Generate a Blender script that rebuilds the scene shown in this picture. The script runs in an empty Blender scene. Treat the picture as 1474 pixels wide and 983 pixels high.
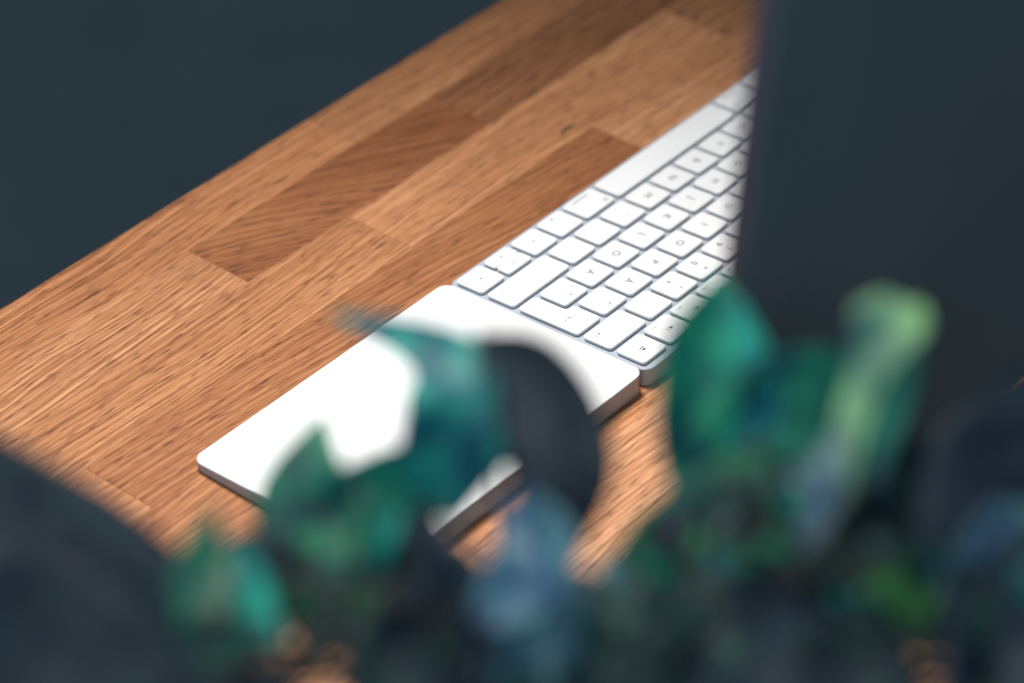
import bpy, bmesh, math, random
from mathutils import Vector, Matrix
random.seed(7)
S = bpy.context.scene
C = S.collection
MM = 0.001

# ------------------------------------------------------------------ camera
CAM = Vector((1062.784, 705.704, 777.927))            # mm, desk top is z = 0
RM = Matrix(((-0.6431331, -0.46960777, 0.60485399),
             (0.76571159, -0.38603429, 0.51445436),
             (-0.00809738, 0.79400634, 0.60785555)))
FPX = 4142.886                                        # focal length for a 1474 px wide frame
cd = bpy.data.cameras.new('camera'); cam = bpy.data.objects.new('camera', cd); C.objects.link(cam)
cam.matrix_world = Matrix.Translation(CAM * MM) @ RM.to_4x4()
cd.sensor_width = 36; cd.lens = FPX / 1474 * 36
cd.clip_start = 0.02; cd.clip_end = 50
cd.dof.use_dof = True; cd.dof.focus_distance = 1.262; cd.dof.aperture_fstop = cd.lens / 24.0
cd.dof.aperture_blades = 0
S.camera = cam

# ------------------------------------------------------------------ light
w = bpy.data.worlds.new('World'); S.world = w; w.use_nodes = True
bg = w.node_tree.nodes['Background']
bg.inputs[0].default_value = (0.50, 0.72, 0.88, 1); bg.inputs[1].default_value = 0.17

def area(name, loc, target, size, power, col, spread):
    l = bpy.data.lights.new(name, 'AREA'); l.shape = 'DISK'; l.size = size; l.energy = power
    l.color = col; l.spread = math.radians(spread)
    o = bpy.data.objects.new(name, l); C.objects.link(o)
    o.location = Vector(loc) * MM
    o.rotation_euler = (Vector(target) - Vector(loc)).to_track_quat('-Z', 'Y').to_euler()
    return o
area('ceiling_lamp', (270, -190, 1000), (480, 130, 0), 0.34, 3.05, (1.0, 0.95, 0.90), 64)
area('cool_fill_light', (1500, 900, 1250), (600, 300, 150), 0.9, 6.0, (0.72, 0.88, 1.0), 120)  # added cool fill without a known source, brightens leaves and monitor back

S.view_settings.view_transform = 'Standard'; S.view_settings.look = 'None'
S.view_settings.exposure = 0; S.view_settings.gamma = 1
S.render.engine = 'CYCLES'
S.cycles.max_bounces = 8

def at(x, y, d):
    """point in mm seen at photo pixel (x, y) at depth d mm"""
    return CAM + d * (RM @ Vector(((x - 737) / FPX, -(y - 491.5) / FPX, -1)))

# ------------------------------------------------------------------ materials
def mat(name):
    m = bpy.data.materials.new(name); m.use_nodes = True
    return m, m.node_tree, m.node_tree.nodes['Principled BSDF']
def node(nt, t, **kw):
    n = nt.nodes.new(t)
    for k, v in kw.items():
        if k.startswith('i_'):
            n.inputs[int(k[2:]) if k[2:].isdigit() else k[2:]].default_value = v
        else: setattr(n, k, v)
    return n
def plain(name, col, rough=.5, metal=0, var=.08, scale=60, bump=.0, bscale=900):
    m, nt, b = mat(name)
    tc = node(nt, 'ShaderNodeTexCoord')
    n = node(nt, 'ShaderNodeTexNoise'); n.inputs['Scale'].default_value = scale; n.inputs['Detail'].default_value = 4
    nt.links.new(tc.outputs['Object'], n.inputs['Vector'])
    r = node(nt, 'ShaderNodeValToRGB')
    r.color_ramp.elements[0].position = .3; r.color_ramp.elements[1].position = .7
    r.color_ramp.elements[0].color = (*[c * (1 - var) for c in col], 1)
    r.color_ramp.elements[1].color = (*[min(1, c * (1 + var)) for c in col], 1)
    nt.links.new(n.outputs[0], r.inputs[0]); nt.links.new(r.outputs[0], b.inputs['Base Color'])
    b.inputs['Roughness'].default_value = rough; b.inputs['Metallic'].default_value = metal
    if bump:
        n2 = node(nt, 'ShaderNodeTexNoise'); n2.inputs['Scale'].default_value = bscale
        nt.links.new(tc.outputs['Object'], n2.inputs['Vector'])
        bp = node(nt, 'ShaderNodeBump'); bp.inputs['Strength'].default_value = bump; bp.inputs['Distance'].default_value = .0005
        nt.links.new(n2.outputs[0], bp.inputs['Height']); nt.links.new(bp.outputs[0], b.inputs['Normal'])
    return m

M = {}
M['key'] = plain('white_keycap_plastic', (.74, .74, .745), .42, var=.015, bump=.05, bscale=4000)
M['alu'] = plain('silver_aluminium', (.35, .395, .45), .5, metal=.12, var=.04, bump=.12, bscale=3000)
M['alu_side'] = M['alu']
M['glass'] = plain('white_trackpad_glass', (.78, .78, .785), .35, var=.01)
M['ink'] = plain('grey_legend_ink', (.07, .07, .08), .7)
M['slot'] = plain('dark_switch_recess', (.02, .022, .025), .5)
M['shell'] = plain('charcoal_monitor_shell', (.072, .106, .124), .85, var=.08, scale=14, bump=.1, bscale=1500)
M['bezel'] = plain('dark_bezel_plastic', (.10, .075, .105), .6)
M['knot'] = plain('dark_wood_knot', (.10, .042, .02), .5, var=.5, scale=400)
M['floor'] = plain('slate_blue_carpet', (.165, .205, .22), .95, var=.06, scale=9, bump=.3, bscale=300)
M['steel'] = plain('black_powder_coated_steel', (.04, .045, .05), .5)
M['pot'] = plain('dark_navy_glazed_pot', (.035, .05, .065), .45, var=.15, scale=30)
M['soil'] = plain('dark_potting_soil', (.03, .022, .017), .95, var=.4, scale=150, bump=.6, bscale=250)
M['stem'] = plain('brown_green_stem', (.075, .06, .05), .6, var=.3, scale=80)

def wood():
    m, nt, b = mat('oiled_oak_stave'); L = nt.links.new
    tc = node(nt, 'ShaderNodeTexCoord'); oi = node(nt, 'ShaderNodeObjectInfo')
    off = node(nt, 'ShaderNodeVectorMath', operation='SCALE'); off.inputs[0].default_value = (3.1, 1.7, 2.3)
    sc = node(nt, 'ShaderNodeMath', operation='MULTIPLY', i_1=17.0); L(oi.outputs['Random'], sc.inputs[0])
    L(sc.outputs[0], off.inputs['Scale'])
    vr = node(nt, 'ShaderNodeVectorRotate', rotation_type='Z_AXIS'); L(tc.outputs['Object'], vr.inputs['Vector'])
    ag = node(nt, 'ShaderNodeMath', operation='MULTIPLY', i_1=math.pi / 180); L(oi.outputs['Object Index'], ag.inputs[0]); L(ag.outputs[0], vr.inputs['Angle'])
    add = node(nt, 'ShaderNodeVectorMath', operation='ADD'); L(vr.outputs[0], add.inputs[0]); L(off.outputs[0], add.inputs[1])
    def mapped(s, rz=0):
        mp = node(nt, 'ShaderNodeMapping'); mp.inputs['Scale'].default_value = s; mp.inputs['Rotation'].default_value = (0, 0, rz)
        L(add.outputs[0], mp.inputs['Vector']); return mp
    def noise(s, sca=1, det=4, rough=.55, dist=0, rz=0):
        n = node(nt, 'ShaderNodeTexNoise'); n.inputs['Scale'].default_value = sca; n.inputs['Detail'].default_value = det
        n.inputs['Roughness'].default_value = rough; n.inputs['Distortion'].default_value = dist
        L(mapped(s, rz).outputs[0], n.inputs['Vector']); return n
    def math_(op, a, bb=None, **k):
        n = node(nt, 'ShaderNodeMath', operation=op, **k)
        for i, v in enumerate((a, bb)):
            if v is None: continue
            if isinstance(v, (int, float)): n.inputs[i].default_value = v
            else: L(v, n.inputs[i])
        return n.outputs[0]
    # growth rings: distance across the stave bent by slow noise, cathedral figure where it bends far
    warp = noise((3.2, 11, 11), 1, 2, .5)
    sep = node(nt, 'ShaderNodeSeparateXYZ'); L(add.outputs[0], sep.inputs[0])
    wamp = math_('MULTIPLY_ADD', oi.outputs['Random'], .085); wamp.node.inputs[2].default_value = .02
    ring = math_('ADD', sep.outputs[1], math_('MULTIPLY', warp.outputs[0], wamp))
    rn = node(nt, 'ShaderNodeTexNoise'); rn.noise_dimensions = '1D'; rn.inputs['Detail'].default_value = 3; rn.inputs['Roughness'].default_value = .65
    L(math_('MULTIPLY', ring, 470), rn.inputs['W']); rn.inputs['Scale'].default_value = 1
    streak = noise((15, 880, 880), 1, 4, .7)
    fibre = noise((45, 1300, 1300), 1, 3, .6)
    pore = noise((90, 900, 900), 1, 1, .5)
    blot = noise((6, 18, 18), 1, 3, .5)
    v = math_('ADD', math_('MULTIPLY', rn.outputs[0], .55), math_('MULTIPLY', streak.outputs[0], .45))
    v = math_('ADD', v, math_('MULTIPLY', math_('SUBTRACT', fibre.outputs[0], .5), .30))
    v = math_('ADD', v, math_('MULTIPLY', math_('SUBTRACT', blot.outputs[0], .5), .25))
    cr = node(nt, 'ShaderNodeValToRGB'); L(v, cr.inputs[0])
    e = cr.color_ramp.elements
    e[0].position = .31; e[0].color = (.150, .060, .027, 1)
    e[1].position = .69; e[1].color = (.52, .268, .130, 1)
    k = e.new(.45); k.color = (.285, .117, .049, 1)
    k = e.new(.54); k.color = (.40, .182, .084, 1)
    pr = node(nt, 'ShaderNodeValToRGB'); L(pore.outputs[0], pr.inputs[0])
    pr.color_ramp.elements[0].position = .30; pr.color_ramp.elements[0].color = (.45, .40, .38, 1)
    pr.color_ramp.elements[1].position = .42; pr.color_ramp.elements[1].color = (1, 1, 1, 1)
    mx = node(nt, 'ShaderNodeMix', data_type='RGBA', blend_type='MULTIPLY'); mx.inputs[0].default_value = 1
    L(cr.outputs[0], mx.inputs[6]); L(pr.outputs[0], mx.inputs[7])
    m2 = node(nt, 'ShaderNodeMix', data_type='RGBA', blend_type='MULTIPLY'); m2.inputs[0].default_value = 1
    L(mx.outputs[2], m2.inputs[6]); L(oi.outputs['Color'], m2.inputs[7])
    L(m2.outputs[2], b.inputs['Base Color'])
    b.inputs['Roughness'].default_value = .5; b.inputs['Specular IOR Level'].default_value = .2
    bp = node(nt, 'ShaderNodeBump'); bp.inputs['Strength'].default_value = .12; bp.inputs['Distance'].default_value = .0004
    L(v, bp.inputs['Height']); L(bp.outputs[0], b.inputs['Normal'])
    return m
M['wood'] = wood()

def leafmat():
    m, nt, b = mat('glossy_leaf'); L = nt.links.new
    oi = node(nt, 'ShaderNodeObjectInfo'); tc = node(nt, 'ShaderNodeTexCoord')
    n = node(nt, 'ShaderNodeTexNoise'); n.inputs['Scale'].default_value = 75; n.inputs['Detail'].default_value = 4
    L(tc.outputs['Object'], n.inputs['Vector'])
    r = node(nt, 'ShaderNodeValToRGB'); r.color_ramp.elements[0].position = .36; r.color_ramp.elements[1].position = .66
    r.color_ramp.elements[0].color = (.18, .32, .5, 1); r.color_ramp.elements[1].color = (1.6, 1.45, 1.1, 1)
    L(n.outputs[0], r.inputs[0])
    mx = node(nt, 'ShaderNodeMix', data_type='RGBA', blend_type='MULTIPLY'); mx.inputs[0].default_value = 1
    L(oi.outputs['Color'], mx.inputs[6]); L(r.outputs[0], mx.inputs[7]); L(mx.outputs[2], b.inputs['Base Color'])
    b.inputs['Roughness'].default_value = .5
    tr = node(nt, 'ShaderNodeBsdfTranslucent'); L(mx.outputs[2], tr.inputs[0])
    ms = node(nt, 'ShaderNodeMixShader'); ms.inputs[0].default_value = .4
    out = nt.nodes['Material Output']
    L(b.outputs[0], ms.inputs[1]); L(tr.outputs[0], ms.inputs[2]); L(ms.outputs[0], out.inputs[0])
    return m
M['leaf'] = leafmat()

# ------------------------------------------------------------------ helpers
def link(name, me, m, parent=None, loc=(0, 0, 0), rot=(0, 0, 0)):
    o = bpy.data.objects.new(name, me); C.objects.link(o)
    if m and not me.materials: me.materials.append(M[m])
    if parent: o.parent = parent
    o.location = Vector(loc) * MM; o.rotation_euler = rot
    return o
def empty(name, loc, label, cat):
    o = bpy.data.objects.new(name, None); C.objects.link(o); o.location = Vector(loc) * MM
    o.empty_display_size = .02; o['label'] = label; o['category'] = cat
    return o
def pydata(name, vs, fs, smooth=False):
    me = bpy.data.meshes.new(name); me.from_pydata([tuple(c * MM for c in v) for v in vs], [], fs); me.update()
    bm = bmesh.new(); bm.from_mesh(me); bmesh.ops.recalc_face_normals(bm, faces=bm.faces); bm.to_mesh(me); bm.free()
    if smooth:
        for p in me.polygons: p.use_smooth = True
    return me
def rrect(x0, x1, y0, y1, r, n=6):
    pts = []
    for cx, cy, a0 in ((x1 - r, y0 + r, -90), (x1 - r, y1 - r, 0), (x0 + r, y1 - r, 90), (x0 + r, y0 + r, 180)):
        for i in range(n + 1):
            a = math.radians(a0 + 90 * i / n); pts.append((cx + r * math.cos(a), cy + r * math.sin(a)))
    return pts
def inset(pts, d):
    """move a closed counter-clockwise outline inwards by d"""
    out = []; n = len(pts)
    for i in range(n):
        p0, p1, p2 = Vector(pts[i - 1]), Vector(pts[i]), Vector(pts[(i + 1) % n])
        a = (p1 - p0).normalized(); c = (p2 - p1).normalized()
        na = Vector((-a.y, a.x)); nc = Vector((-c.y, c.x)); nn = (na + nc)
        nn = nn / max(nn.dot(na), .2)
        out.append((p1.x + nn.x * d, p1.y + nn.y * d))
    return out
def stack(name, loops, smooth=False):
    """closed solid from equal-length loops of 3D points, bottom first"""
    vs = [p for l in loops for p in l]; n = len(loops[0]); fs = [tuple(range(n))[::-1]]
    for k in range(len(loops) - 1):
        for i in range(n):
            j = (i + 1) % n; fs.append((k * n + i, k * n + j, (k + 1) * n + j, (k + 1) * n + i))
    fs.append(tuple((len(loops) - 1) * n + i for i in range(n)))
    return pydata(name, vs, fs, smooth)
def box(name, x0, x1, y0, y1, z0, z1, bev=0):
    l = [(x0, y0), (x1, y0), (x1, y1), (x0, y1)]
    if not bev: return stack(name, [[(*p, z0) for p in l], [(*p, z1) for p in l]])
    li = inset(l, bev)
    return stack(name, [[(*p, z0) for p in li], [(*p, z0 + bev) for p in l], [(*p, z1 - bev) for p in l], [(*p, z1) for p in li]])
def tube(name, pts, radii, n=8):
    vs = []; fs = []
    pts = [Vector(p) for p in pts]
    for i, p in enumerate(pts):
        t = (pts[min(i + 1, len(pts) - 1)] - pts[max(i - 1, 0)]).normalized()
        a = t.orthogonal().normalized(); c = t.cross(a)
        for k in range(n):
            an = 2 * math.pi * k / n; vs.append(p + (a * math.cos(an) + c * math.sin(an)) * radii[i])
    for i in range(len(pts) - 1):
        for k in range(n): fs.append((i * n + k, i * n + (k + 1) % n, (i + 1) * n + (k + 1) % n, (i + 1) * n + k))
    fs.append(tuple(range(n))); fs.append(tuple((len(pts) - 1) * n + k for k in range(n)))
    return pydata(name, vs, fs, True)
def lathe(name, prof, n=48):
    vs = []; fs = []
    for r, z in prof:
        for k in range(n): vs.append((r * math.cos(2 * math.pi * k / n), r * math.sin(2 * math.pi * k / n), z))
    for i in range(len(prof) - 1):
        for k in range(n): fs.append((i * n + k, i * n + (k + 1) % n, (i + 1) * n + (k + 1) % n, (i + 1) * n + k))
    fs.append(tuple(range(n))); fs.append(tuple((len(prof) - 1) * n + k for k in range(n)))
    return pydata(name, vs, fs, True)

# ------------------------------------------------------------------ floor
fl = link('floor', box('floor', -4000, 3000, -4500, 2500, -760, -740), 'floor'); fl['kind'] = 'structure'

# ------------------------------------------------------------------ desk of glued oak staves
desk = empty('desk', (0, 0, -740), 'oiled oak butcher block desk top of glued staves', 'desk')
UA, UB, VA = -760, 840, -147
rows = [(-147, -113.8), (-113.8, -74.9), (-74.9, -34.4)]
v = -34.4
while v < 560: rows.append((v, v + 39.6)); v += 39.6
joints = {0: [(-200, (1.0, 1.0, 1.0)), (215, (.93, .92, .9)), (700, (1, .95, .9))],
          1: [(-110, (.8, .8, .8)), (160, (.60, .56, .54)), (331, (.66, .56, .50)), (640, (1.10, 1.13, 1.16))],
          2: [(20, (.95, .95, .95)), (263, (1.18, 1.20, 1.22)), (560, (.98, .96, .92))],
          3: [(-200, (.9, .9, .9)), (130, (1.08, 1.1, 1.12)), (470, (.74, .65, .58)), (800, (1, .95, .9))],
          4: [(-120, (.95, .95, .95)), (236, (1, 1, 1)), (520, (.92, .87, .82))],
          5: [(60, (1, 1, 1)), (449, (1.02, 1, .98)), (720, (.97, .9, .85))],
          7: [(-100, (1, 1, 1)), (190, (1.3, 1.4, 1.5)), (520, (1.36, 1.5, 1.7))],  # rows behind the trackpad: strong light painted in as paler stave tints
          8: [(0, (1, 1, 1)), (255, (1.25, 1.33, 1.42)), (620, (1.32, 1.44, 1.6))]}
for ri, (v0, v1) in enumerate(rows):
    if ri in joints: segs = list(joints[ri])
    else:
        u = UA + random.uniform(150, 380); segs = []
        while u < UB - 80:
            t = random.uniform(1.0, 1.3); segs.append((u, (t, t * random.uniform(.96, 1.02), t * random.uniform(.93, 1.03)))); u += random.uniform(240, 420)  # random tints, kept pale to carry the strong light on the back rows
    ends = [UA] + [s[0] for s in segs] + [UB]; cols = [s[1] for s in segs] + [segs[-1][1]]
    for i in range(len(ends) - 1):
        a, c = ends[i], ends[i + 1]
        me = box('stave', -(c - a) / 2 + .03, (c - a) / 2 - .03, -(v1 - v0) / 2 + .03, (v1 - v0) / 2 - .03, -38 + 740, 740, .12)
        if ri == 0:                                    # rounded front arris
            for vt in me.vertices:
                if vt.co.y < -(v1 - v0) / 2 * MM + .0004 and vt.co.z > .7395: vt.co.z -= .0
        o = link('stave', me, 'wood', desk, ((a + c) / 2, (v0 + v1) / 2, random.uniform(-.05, 0)))
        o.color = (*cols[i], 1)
        if ri == 1 and a == 160: o.pass_index = 28
        if ri == 0: o.pass_index = 1
        if ri == 3: o.pass_index = 4
k0 = [o for o in desk.children if o.name.startswith('stave') and abs(o.location.y * 1000 + 54.6) < 3 and o.location.x * 1000 - 122 < 60 and o.location.x > .1][0]
pts = [(6 * math.cos(a) * (1 + .2 * math.sin(3 * a)), 1.8 * math.sin(a)) for a in [i * math.pi / 10 for i in range(20)]]
kn = link('knot', stack('knot', [[(x, y, 739.5) for x, y in pts], [(x, y, 740.03) for x, y in inset(pts, .3)]]), 'knot', k0, (140 - k0.location.x * 1000, 12, 0))
for x in (UA + 40, UB - 40):
    for y in (VA + 50, rows[-1][1] - 40):
        link('leg', box('leg', -30, 30, -30, 30, 0, 702.5, 2), 'steel', desk, (x, y, 0))

# ------------------------------------------------------------------ keyboard
TILT = math.atan(6.8 / 115)
kb = empty('keyboard', (0, 0, 0), 'slim white keyboard with silver frame beside the trackpad', 'keyboard')
def plate(v): return 3.2 + v * 6.8 / 115
out = rrect(0, 278.3, 0, 115, 5.5, 8)
oi_ = inset(out, .35); ob = inset(out, .8)
link('frame', stack('frame', [[(x, y, .25) for x, y in ob], [(x, y, .9) for x, y in out],
                              [(x, y, plate(y) - .3) for x, y in out], [(x, y, plate(y)) for x, y in oi_]]), 'alu', kb)
P, PV, G, GV = 19.0, 18.5, 2.3, 2.6
MU, MV = 1.75, 2.0
KH = 2.1
cache = {}
def capmesh(key, outline):
    if key not in cache:
        ou = inset(outline, 1.0); o1 = inset(outline, .12); o2 = inset(outline, .42)
        cache[key] = stack('key', [[(x, y, -.3) for x, y in ou], [(x, y, .75) for x, y in ou], [(x, y, .8) for x, y in outline], [(x, y, KH - .35) for x, y in outline],
                                   [(x, y, KH - .1) for x, y in o1], [(x, y, KH) for x, y in o2]])
    return cache[key]
def textmesh(s, size):
    k = ('t', s, size)
    if k in cache: return cache[k]
    cu = bpy.data.curves.new('legend', 'FONT'); cu.body = s; cu.size = 1; cu.offset = 0 if s == 'M' else .005
    cu.align_x = 'CENTER'; cu.align_y = 'CENTER'; cu.resolution_u = 3
    to = bpy.data.objects.new('tmp', cu); C.objects.link(to)
    bpy.context.view_layer.update()
    me = bpy.data.meshes.new_from_object(to.evaluated_get(bpy.context.evaluated_depsgraph_get()))
    bpy.data.objects.remove(to); bpy.data.curves.remove(cu)
    me.transform(Matrix.Scale(size * MM, 4)); me.materials.clear(); cache[k] = me
    return me
def strokes(k, segs, wd):
    """print made of thin strokes and polygons, flat on the cap"""
    if k in cache: return cache[k]
    vs = []; fs = []
    for s in segs:
        if len(s) == 2:
            a, c = Vector(s[0]), Vector(s[1]); t = (c - a).normalized(); n = Vector((-t.y, t.x)) * wd / 2; a = a - t * wd / 2; c = c + t * wd / 2
            q = [a - n, c - n, c + n, a + n]
        else: q = [Vector(p) for p in s]
        b0 = len(vs); vs += [(p.x, p.y, 0) for p in q]; fs.append(tuple(range(b0, b0 + len(q))))
    cache[k] = pydata('legend', vs, fs); return cache[k]
def circ(cx, cy, r, n=10, a0=0, a1=360):
    pts = [(cx + r * math.cos(math.radians(a0 + (a1 - a0) * i / n)), cy + r * math.sin(math.radians(a0 + (a1 - a0) * i / n))) for i in range(n + 1)]
    return [(pts[i], pts[i + 1]) for i in range(n)]
ICON = {
    'right': ([[(-.9, -1.1), (1, 0), (-.9, 1.1)]], .1), 'left': ([[(.9, 1.1), (-1, 0), (.9, -1.1)]], .1),
    'up': ([[(-1.1, -.8), (1.1, -.8), (0, .9)]], .1), 'down': ([[(1.1, .8), (-1.1, .8), (0, -.9)]], .1),
    'backspace': ([((-2, 0), (2, 0)), ((-2, 0), (-.6, 1.1)), ((-2, 0), (-.6, -1.1))], .3),
    'enter': ([((2, 1.6), (2, -.4)), ((2, -.4), (-1.8, -.4)), ((-1.8, -.4), (-.6, .7)), ((-1.8, -.4), (-.6, -1.5))], .3),
    'enter2': ([((-1, .4), (0, 1.2)), ((0, 1.2), (1, .4)), ((-1, -.6), (1, -.6))], .22),
    'shift': ([((0, 2), (-2, 0)), ((0, 2), (2, 0)), ((-2, 0), (-1, 0)), ((2, 0), (1, 0)), ((-1, 0), (-1, -1.6)), ((1, 0), (1, -1.6)), ((-1, -1.6), (1, -1.6))], .25),
    'cmd': ([((-.6, -.6), (-.6, .6)), ((.6, -.6), (.6, .6)), ((-.6, -.6), (.6, -.6)), ((-.6, .6), (.6, .6))] + circ(-1, 1, .45, 8) + circ(1, 1, .45, 8) + circ(-1, -1, .45, 8) + circ(1, -1, .45, 8), .2),
    'opt': ([((-1.4, .9), (-.5, .9)), ((-.5, .9), (.6, -.9)), ((.6, -.9), (1.4, -.9)), ((.4, .9), (1.4, .9))], .22),
    'caps': ([((0, 1.4), (-1.3, 0)), ((0, 1.4), (1.3, 0)), ((-.6, 0), (-.6, -1)), ((.6, 0), (.6, -1)), ((-.6, -1), (.6, -1)), ((-1.3, 0), (-.6, 0)), ((1.3, 0), (.6, 0))], .22),
    'tab': ([((-1.8, 0), (1.4, 0)), ((1.4, 0), (.4, .9)), ((1.4, 0), (.4, -.9)), ((1.9, 1), (1.9, -1))], .28),
    'eject': ([[(-1.5, -.2), (1.5, -.2), (0, 1.5)], [(-1.5, -1.3), (1.5, -1.3), (1.5, -.7), (-1.5, -.7)]], .2),
    'vol': ([[(-2, -.5), (-1.2, -.5), (-.2, -1.3), (-.2, 1.3), (-1.2, .5), (-2, .5)]] + circ(0, 0, .9, 4, -40, 40) + circ(0, 0, 1.6, 4, -45, 45), .25),
    'mute': ([[(-1, -.5), (-.2, -.5), (.8, -1.3), (.8, 1.3), (-.2, .5), (-1, .5)]], .25),
    'ff': ([[(-1.7, -1), (0, 0), (-1.7, 1)], [(0, -1), (1.7, 0), (0, 1)]], .2), 'rw': ([[(1.7, 1), (0, 0), (1.7, -1)], [(0, 1), (-1.7, 0), (0, -1)]], .2),
    'play': ([[(-1.8, -1), (0, 0), (-1.8, 1)], [(.5, -1), (.95, -1), (.95, 1), (.5, 1)], [(1.35, -1), (1.8, -1), (1.8, 1), (1.35, 1)]], .2),
    'sun': (circ(0, 0, .7, 8) + [((1.1 * math.cos(a), 1.1 * math.sin(a)), (1.6 * math.cos(a), 1.6 * math.sin(a))) for a in [i * math.pi / 4 for i in range(8)]], .22),
    'grid': ([((-1.5, y), (-.4, y)) for y in (-1, 0, 1)] + [((.4, y), (1.5, y)) for y in (-1, 0, 1)], .5),
}
def put_key(u0, u1, r0, r1, legends, outline=None, tag=None):
    """one keycap: u in key units from the left, r in rows from the front, with its printed legends"""
    uc = MU + (u0 + u1) / 2 * P; vc = MV + (r0 + r1) / 2 * PV
    wd = (u1 - u0) * P - G; hd = (r1 - r0) * PV - GV
    if outline is None: outline = rrect(-wd / 2, wd / 2, -hd / 2, hd / 2, min(2.0, hd / 3.2), 5)
    me = capmesh(tag or (round(wd, 2), round(hd, 2)), outline)
    k = link('key', me, 'key', kb, (uc, vc, plate(vc)), (TILT, 0, 0))
    for (what, x, y, size) in legends:
        if what in ICON: lm = strokes(what, *ICON[what])
        else: lm = textmesh(what, size)
        l = link('legend', lm, 'ink', k, (x, y, KH + .03))
        if what in ICON: l.scale = (size, size, 1)
    return k
def ch(s): return [(s, 0, 0, 5.3)]
def two(a, c): return [(a, 0, -3.2, 5.0), (c, 0, 3.4, 4.4)]
FR = ['', 'sun', 'sun', 'grid', 'grid', 'sun', 'sun', 'rw', 'play', 'ff', 'mute', 'vol', 'vol', 'eject']
put_key(0, 1.5, 5, 6, [('esc', -7, -3.5, 3)])
for i in range(1, 14):
    put_key(i + .5, i + 1.5, 5, 6, [(FR[i], 0, 1, 1.0)] + ([('F%d' % i, 4.2, -5.2, 2.2)] if i < 13 else []))
for i, l in enumerate([('§', '°'), ('1', '!'), ('2', '"'), ('3', '#'), ('4', '€'), ('5', '%'), ('6', '&'), ('7', '/'), ('8', '('), ('9', ')'), ('0', '='), ('+', '?'), ('´', '`')]):
    put_key(i, i + 1, 4, 5, two(*l))
put_key(13, 14.5, 4, 5, [('backspace', 8.6, -3.2, 1.0)])
put_key(0, 1.5, 3, 4, [('tab', -9, -3.5, 1.0)])
for i, l in enumerate('QWERTYUIOPÅ'): put_key(1.5 + i, 2.5 + i, 3, 4, ch(l))
put_key(12.5, 13.5, 3, 4, two('¨', '^'))
# return key: one L-shaped cap over two rows
hw = .5 * P - G / 2; hh = PV - GV / 2
def lshape():
    pts = []
    x0, x1, xs = -hw, hw, -hw + .25 * P                 # narrow foot in the home row
    y0, ym, y1 = -hh, GV / 2, hh
    def arc(cx, cy, r, a0, a1, n=5):
        for i in range(n + 1):
            a = math.radians(a0 + (a1 - a0) * i / n); pts.append((cx + r * math.cos(a), cy + r * math.sin(a)))
    r = 2.0
    arc(x1 - r, y0 + r, r, -90, 0); arc(x1 - r, y1 - r, r, 0, 90); arc(x0 + r, y1 - r, r, 90, 180)
    arc(x0 + r, ym + r, r, 180, 270); arc(xs - 1.2, ym - 1.2, 1.2, 90, 0); arc(xs + r, y0 + r, r, 180, 270)
    return pts
put_key(13.5, 14.5, 2, 4, [('enter', 1.6, 6.5, 1.0), ('enter2', 3.6, -12.5, 1.0)], lshape(), 'return')
put_key(0, 1.75, 2, 3, [('caps', -11, -3.5, 1.0)])
for i, l in enumerate('ASDFGHJKLÖÄ'): put_key(1.75 + i, 2.75 + i, 2, 3, ch(l))
put_key(12.75, 13.75, 2, 3, two("'", '*'))
put_key(0, 1.25, 1, 2, [('shift', -6, -3.5, 1.0)])
put_key(1.25, 2.25, 1, 2, two('<', '>'))
for i, l in enumerate('ZXCVBNM'): put_key(2.25 + i, 3.25 + i, 1, 2, ch(l))
for i, l in enumerate([(',', ';'), ('.', ':'), ('-', '_')]): put_key(9.25 + i, 10.25 + i, 1, 2, two(*l))
put_key(12.25, 14.5, 1, 2, [('shift', 15.5, -3.4, 1.0)])
put_key(0, 1, 0, 1, [('fn', -3.5, -4, 3)])
put_key(1, 2, 0, 1, [('ctrl', 0, -5, 2.8), ('caps', 4.8, 4.8, .8)])
put_key(2, 3, 0, 1, [('alt', 0, -5, 2.8), ('opt', 4.8, 4.8, 1.0)])
put_key(3, 4.25, 0, 1, [('cmd', 7, 4.6, .9), ('command', 0, -5, 2.8)])
put_key(4.25, 9.25, 0, 1, [])
put_key(9.25, 10.5, 0, 1, [('cmd', -7, 4.6, .9), ('command', 0, -5, 2.8)])
put_key(10.5, 11.5, 0, 1, [('alt', 0, -5, 2.8), ('opt', -4.8, 4.8, 1.0)])
put_key(11.5, 12.5, 0, 1, [('left', 0, 0, .8)])
# half-height up and down arrows share one key's place
for r0, ic in ((0, 'down'), (.5, 'up')):
    wd, hd = P - G, PV / 2 - GV / 2 - .15
    vc = MV + (GV / 2 + hd / 2 if r0 == 0 else PV - GV / 2 - hd / 2)
    k = link('key', capmesh('half', rrect(-wd / 2, wd / 2, -hd / 2, hd / 2, 1.7, 5)), 'key', kb, (MU + 13 * P, vc, plate(vc)), (TILT, 0, 0))
    l = link('legend', strokes(ic, *ICON[ic]), 'ink', k, (0, 0, KH + .03)); l.scale = (.8, .8, 1)
put_key(13.5, 14.5, 0, 1, [('right', 0, 0, .8)])
def slot(name, parent, x0, x1, y, z, h, m):
    pts = rrect(x0, x1, z - h / 2, z + h / 2, h / 2 - .02, 6)
    return link(name, stack(name, [[(a, y - .6, c) for a, c in pts], [(a, y + .06, c) for a, c in pts]]), m, parent)
sw = slot('power_switch', kb, 253, 267, 115, 5.6, 3.4, 'alu_side')
slot('recess', sw, 255.5, 261, 115.08, 5.6, 2.6, 'slot')
slot('charging_port', kb, 134, 144, 115, 5.2, 3.0, 'slot')

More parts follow.
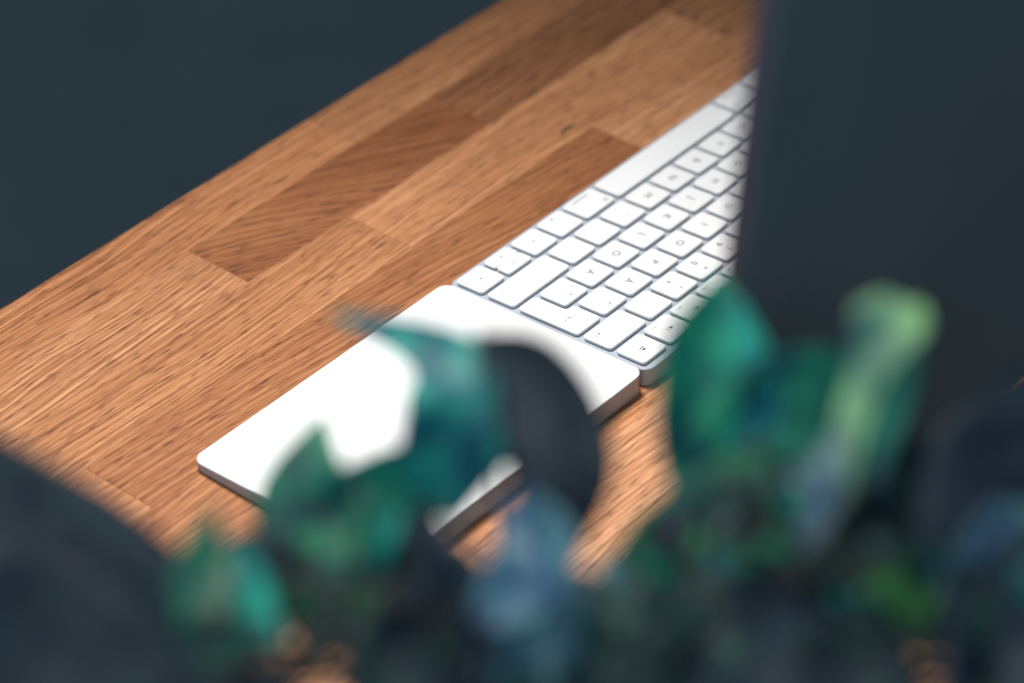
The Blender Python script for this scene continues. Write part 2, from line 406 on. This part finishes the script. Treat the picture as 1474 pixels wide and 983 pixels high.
# ------------------------------------------------------------------ trackpad
tp = empty('trackpad', (278.9, -.5, 0), 'flat white trackpad with silver edge beside the keyboard', 'trackpad')
def tz(v): return 5.0 + v * 6.0 / 115
out = rrect(0, 162.5, 0, 115, 6.0, 10)
oa = inset(out, .25); ob = inset(out, .9)
link('body', stack('body', [[(x, y, .25) for x, y in ob], [(x, y, .9) for x, y in out],
                            [(x, y, tz(y) - 1.0) for x, y in out], [(x, y, tz(y) - .95) for x, y in oa]]), 'alu_side', tp)
o2 = inset(out, .12); o3 = inset(out, .5)
link('touch_surface', stack('touch_surface', [[(x, y, tz(y) - .94) for x, y in o2], [(x, y, tz(y) - .2) for x, y in o2], [(x, y, tz(y)) for x, y in o3]]), 'glass', tp)
sw = slot('power_switch', tp, 8, 24, 115, 5.4, 3.2, 'alu_side')
slot('charging_port', tp, 74, 84, 115, 5.2, 2.4, 'alu_side')

# ------------------------------------------------------------------ monitor seen from behind
mt = math.atan(.068)
mon = empty('monitor', (192, 301, 0), 'dark flat monitor turned away, standing behind the keyboard', 'monitor')
def tilted(name, me, m, par=mon):
    o = link(name, me, m, par, (0, 0, 110), (-mt, 0, 0)); return o
fr = [(x, z) for x, z in rrect(-305, 305, 0, 400, 7, 6)]
fi = inset(fr, 1.2)
def slab(name, loops): return stack(name, loops)
tilted('screen_bezel', slab('screen_bezel', [[(x, -6, z) for x, z in fi], [(x, -5, z) for x, z in fr], [(x, 0, z) for x, z in fr]][::1]), 'bezel')
bk1 = inset(fr, .6); bk2 = inset(fr, 2.2); bk3 = rrect(-245, 245, 60, 340, 20, 6); bk4 = rrect(-180, 180, 125, 275, 20, 6)
tilted('back_shell', slab('back_shell', [[(x, .05, z) for x, z in bk1], [(x, 1.2, z) for x, z in bk2], [(x, 2.2, z) for x, z in bk3], [(x, 3.2, z) for x, z in bk4]]), 'shell')
scr = [(x, z) for x, z in rrect(-297, 297, 14, 392, 1, 2)]
tilted('screen', slab('screen', [[(x, -6.4, z) for x, z in scr], [(x, -5.9, z) for x, z in scr]]), 'slot')
link('stand_foot', box('stand_foot', -100, 100, 0, 160, 0.2, 6, 1.5), 'bezel', mon)
link('stand_neck', box('stand_neck', -45, 45, 2, 14, 5.5, 150, 2), 'shell', mon)

# ------------------------------------------------------------------ plant and pot in the foreground
pc = at(860, 1040, 815)
pot = empty('plant_pot', (pc.x, pc.y, 0), 'dark navy glazed pot holding the leafy plant', 'pot')
ph = pc.z
link('pot_wall', lathe('pot_wall', [(40, .2), (42, 3), (50, ph * .5), (56, ph - 12), (58, ph - 11), (58.5, ph - 1), (57, ph), (53, ph - .5), (51, ph - 14)]), 'pot', pot)
link('soil', lathe('soil', [(50.5, ph - 26), (51.5, ph - 13), (30, ph - 9), (.5, ph - 8)], 32), 'soil', pot)

plant = empty('leafy_plant', (pc.x, pc.y, ph - 12), 'bushy blue green houseplant growing from the navy pot', 'plant')
PB = Vector((pc.x, pc.y, ph - 12))
def catmull(P_, t):
    n = len(P_) - 1; f = min(t * n, n - 1e-6); i = int(f); f -= i
    p0, p1, p2, p3 = P_[max(i - 1, 0)], P_[i], P_[i + 1], P_[min(i + 2, n)]
    return .5 * ((2 * p1) + (p2 - p0) * f + (2 * p0 - 5 * p1 + 4 * p2 - p3) * f * f + (3 * p1 - p0 - 3 * p2 + p3) * f ** 3)
def leaf(pts, widths, col, roll=0, fold=.25, stem=True, wave=.05):
    """a blade along a midrib; widths in photo pixels, roll turns it about the midrib, fold is its V section"""
    W3 = [at(*p) for p in pts]
    n, k = 16, 8; vs = []; fs = []
    wl = [Vector((wd, 0, 0)) for wd in widths]
    ph_ = random.uniform(0, 6)
    for i in range(n + 1):
        t = i / n; p = catmull(W3, t)
        tg = (catmull(W3, min(t + .02, 1)) - catmull(W3, max(t - .02, 0))).normalized()
        view = (CAM - p).normalized()
        side = tg.cross(view).normalized()
        side = Matrix.Rotation(math.radians(roll), 3, tg) @ side
        nor = side.cross(tg).normalized()
        d = (CAM - p).length
        wd = max(catmull(wl, t).x, 2) * d / FPX / 2 / max(.35, math.cos(math.radians(roll)))
        for j in range(k + 1):
            s = j / k * 2 - 1
            q = p + side * s * wd + nor * (fold * wd * (abs(s) ** 1.4 - .35) + wave * wd * abs(s) * math.sin(t * 14 + ph_ + s * 2))
            vs.append(q - PB)
    for i in range(n):
        for j in range(k): fs.append((i * (k + 1) + j, i * (k + 1) + j + 1, (i + 1) * (k + 1) + j + 1, (i + 1) * (k + 1) + j))
    me = pydata('leaf', vs, fs, True)
    o = link('leaf', me, 'leaf', plant); o.color = (*col, 1)
    sm = o.modifiers.new('thickness', 'SOLIDIFY'); sm.thickness = .0005; sm.offset = 0
    if stem:
        b0 = W3[0] - PB; root = Vector((random.uniform(-22, 22), random.uniform(-22, 22), -2))
        mid = root.lerp(b0, .5) + Vector((0, 0, 14))
        cp = [root, mid, b0, W3[0].lerp(W3[1], .35) - PB]
        link('stem', tube('stem', [catmull(cp, i / 10) for i in range(11)], [1.5 - .08 * i for i in range(11)]), 'stem', plant)
    return o
TEAL = (.02, .48, .44); GREEN = (.025, .36, .21); SHADED = (.026, .060, .065); SHADED_NAVY = (.022, .042, .070)  # the two dark tones put the shade in the bush into leaf colour
LIT_PALE = (.32, .60, .37); SHEEN_BLUE = (.11, .28, .42); GLINT_LAV = (.22, .34, .42)  # pale: lit leaf painted brighter; blue and lavender: reflections painted into leaf colour
D = 772
# left cluster
leaf([(640, 745, D), (650, 660, D - 8), (675, 575, D - 10), (625, 505, D + 5), (478, 452, D + 30)], [40, 160, 190, 84, 6], (.022, .31, .33), 18, wave=.12)
leaf([(690, 484, D - 12), (756, 528, D - 16), (796, 610, D - 18), (814, 700, D - 18), (822, 805, D - 15)], [16, 110, 150, 140, 10], (.02, .036, .058), 10, fold=.12)
leaf([(500, 930, D - 15), (475, 810, D - 12), (440, 705, D - 6), (466, 592, D + 8)], [110, 190, 135, 6], (.03, .22, .16), -20)
leaf([(455, 745, D - 10), (550, 702, D - 6), (630, 672, D), (735, 630, D)], [110, 112, 90, 40], (.03, .32, .25), 25)
leaf([(650, 1010, D - 30), (625, 890, D - 26), (600, 800, D - 20), (610, 728, D - 14)], [220, 200, 140, 20], SHADED_NAVY, -15)
leaf([(690, 900, D - 45), (745, 850, D - 42), (775, 790, D - 36), (740, 715, D - 24)], [40, 110, 115, 40], SHEEN_BLUE, -20, fold=.5)
leaf([(740, 1010, D - 40), (775, 930, D - 40), (800, 880, D - 36), (830, 820, D - 30)], [60, 110, 90, 20], (.08, .22, .28), 10, fold=.4)  # continues the painted bluish reflection, darker towards the bottom
leaf([(320, 960, D - 48), (290, 870, D - 46), (290, 805, D - 42), (314, 725, D - 36)], [60, 78, 66, 6], (.03, .22, .15), -10, fold=.5)
leaf([(380, 930, D - 50), (362, 870, D - 48), (352, 820, D - 46), (335, 775, D - 42)], [50, 56, 44, 6], TEAL, 30, fold=.5)
leaf([(430, 860, D - 14), (390, 800, D - 12), (350, 790, D - 10), (310, 800, D - 8)], [80, 60, 46, 10], SHADED, 10)
leaf([(390, 930, D - 18), (370, 880, D - 16), (350, 840, D - 14), (345, 800, D - 12)], [60, 46, 40, 8], TEAL, 35)
leaf([(480, 840, D - 62), (485, 800, D - 62), (482, 770, D - 60), (478, 735, D - 58)], [30, 60, 56, 8], (.14, .42, .27), -30)  # green highlight on the foliage, painted as a lighter leaf
leaf([(300, 890, D - 60), (312, 860, D - 60), (322, 835, D - 58), (330, 800, D - 56)], [20, 40, 34, 6], (.30, .46, .32), -30)
leaf([(590, 960, D - 30), (540, 870, D - 28), (480, 835, D - 24), (400, 830, D - 20)], [130, 100, 70, 8], SHADED, 10)
leaf([(400, 1080, D - 28), (215, 945, D - 30), (65, 800, D - 30), (-60, 625, D - 25)], [160, 270, 250, 60], (.018, .038, .062), -12, fold=.06, wave=0)
leaf([(330, 1120, D - 35), (180, 1010, D - 35), (60, 930, D - 35), (-60, 880, D - 30)], [200, 260, 260, 120], (.018, .038, .062), -12, fold=.05, wave=0)
leaf([(330, 1010, D - 20), (330, 950, D - 20), (335, 900, D - 18), (330, 850, D - 15)], [110, 120, 90, 10], SHADED, 0)
leaf([(600, 1060, D - 40), (560, 990, D - 40), (560, 920, D - 36), (540, 850, D - 30)], [160, 130, 110, 20], SHADED, 10)
leaf([(840, 1020, D - 35), (850, 940, D - 30), (850, 880, D - 28), (835, 820, D - 25)], [200, 190, 120, 10], SHADED, 10)
# right cluster
leaf([(1015, 700, D + 5), (1005, 600, D + 8), (1020, 500, D + 14), (1036, 396, D + 22)], [110, 128, 128, 6], (.02, .31, .25), 8, fold=.9, wave=.15)
leaf([(1085, 640, D - 6), (1095, 580, D), (1085, 510, D + 6), (1062, 430, D + 14)], [50, 62, 46, 6], TEAL, -25, fold=.5)
leaf([(1000, 690, D), (1090, 620, D), (1170, 570, D + 5), (1235, 520, D + 12)], [100, 180, 150, 40], (.035, .33, .24), 15)
leaf([(1205, 740, D - 40), (1222, 630, D - 38), (1255, 530, D - 34), (1285, 465, D - 30), (1300, 432, D - 28)], [20, 42, 60, 104, 60], LIT_PALE, -20, fold=.45, wave=.15)
leaf([(1245, 700, D - 30), (1262, 620, D - 28), (1290, 550, D - 24), (1325, 470, D - 18)], [40, 56, 50, 10], (.03, .30, .24), 20, fold=.5)
leaf([(1170, 790, D - 55), (1184, 720, D - 54), (1196, 670, D - 52), (1212, 610, D - 50)], [24, 46, 46, 8], GLINT_LAV, -20, fold=.5)
leaf([(1130, 690, D - 8), (1050, 735, D - 10), (950, 785, D - 12), (862, 850, D - 8)], [90, 140, 105, 10], (.03, .30, .16), 10)
leaf([(1110, 830, D - 15), (1100, 770, D - 12), (1110, 720, D - 8), (1130, 660, D)], [150, 170, 150, 30], (.045, .055, .055), 10)
leaf([(1270, 960, D - 35), (1285, 890, D - 32), (1288, 850, D - 30), (1290, 790, D - 26)], [60, 120, 115, 20], (.05, .20, .07), -30)
leaf([(1040, 880, D - 30), (1037, 840, D - 30), (1035, 815, D - 28), (1033, 790, D - 26)], [20, 52, 50, 10], (.07, .26, .30), -40)
leaf([(1395, 870, D - 20), (1415, 760, D - 12), (1450, 660, D - 4), (1530, 525, D + 5)], [120, 200, 205, 60], SHADED_NAVY, 0, fold=.1)
leaf([(1360, 860, D - 30), (1410, 790, D - 28), (1450, 755, D - 26), (1510, 740, D - 22)], [50, 60, 66, 20], (.10, .24, .30), -30)  # blue highlight put into this leaf's colour
leaf([(1250, 820, D - 8), (1290, 740, D - 2), (1340, 680, D + 4), (1380, 620, D + 12)], [140, 150, 110, 10], SHADED, 20)
leaf([(1420, 1060, D - 40), (1440, 960, D - 38), (1450, 880, D - 34), (1460, 780, D - 28)], [150, 170, 170, 40], SHADED_NAVY, 10)
leaf([(960, 1020, D - 35), (970, 930, D - 34), (985, 860, D - 30), (1000, 800, D - 24)], [220, 190, 140, 20], SHADED, 0)
leaf([(1120, 1040, D - 45), (1120, 960, D - 42), (1110, 900, D - 38), (1090, 830, D - 30)], [240, 230, 160, 30], SHADED_NAVY, 0)
leaf([(1270, 1060, D - 45), (1250, 980, D - 45), (1230, 920, D - 42), (1200, 890, D - 38)], [180, 140, 110, 20], SHADED, 0)
leaf([(1380, 930, D - 30), (1360, 890, D - 28), (1370, 840, D - 24), (1390, 780, D - 20)], [90, 130, 130, 20], SHADED, 10)
leaf([(1200, 800, D), (1220, 780, D + 2), (1240, 760, D + 4), (1280, 700, D + 10)], [120, 110, 90, 20], (.03, .12, .085), 10)
leaf([(1215, 1000, D - 30), (1205, 900, D - 26), (1190, 830, D - 20), (1150, 770, D - 10)], [60, 60, 110, 60], SHADED, 10)
leaf([(1290, 1010, D - 20), (1265, 900, D - 16), (1245, 830, D - 10), (1235, 770, D - 4)], [60, 70, 120, 60], SHADED, 10)
# small leaves that fill out the bush
SPOTS = [(450, 950, 85), (1340, 945, 52), (1180, 865, 26), (330, 850, 30)]
n = 0
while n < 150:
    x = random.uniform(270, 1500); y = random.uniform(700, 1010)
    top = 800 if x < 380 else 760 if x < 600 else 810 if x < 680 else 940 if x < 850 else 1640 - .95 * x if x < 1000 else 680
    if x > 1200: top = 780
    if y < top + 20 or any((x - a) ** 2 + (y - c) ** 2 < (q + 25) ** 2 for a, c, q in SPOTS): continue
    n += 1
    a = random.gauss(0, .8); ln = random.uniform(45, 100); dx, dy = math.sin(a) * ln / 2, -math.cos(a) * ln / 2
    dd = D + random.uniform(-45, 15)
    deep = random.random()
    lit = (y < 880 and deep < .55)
    col = random.choice([TEAL, GREEN, (.03, .20, .20), (.06, .34, .16), (.04, .34, .2), (.10, .24, .3)]) if lit else random.choice([SHADED, SHADED_NAVY, (.03, .10, .09), (.03, .06, .09)])  # light and shade in the bush picked as brighter and darker leaf colours
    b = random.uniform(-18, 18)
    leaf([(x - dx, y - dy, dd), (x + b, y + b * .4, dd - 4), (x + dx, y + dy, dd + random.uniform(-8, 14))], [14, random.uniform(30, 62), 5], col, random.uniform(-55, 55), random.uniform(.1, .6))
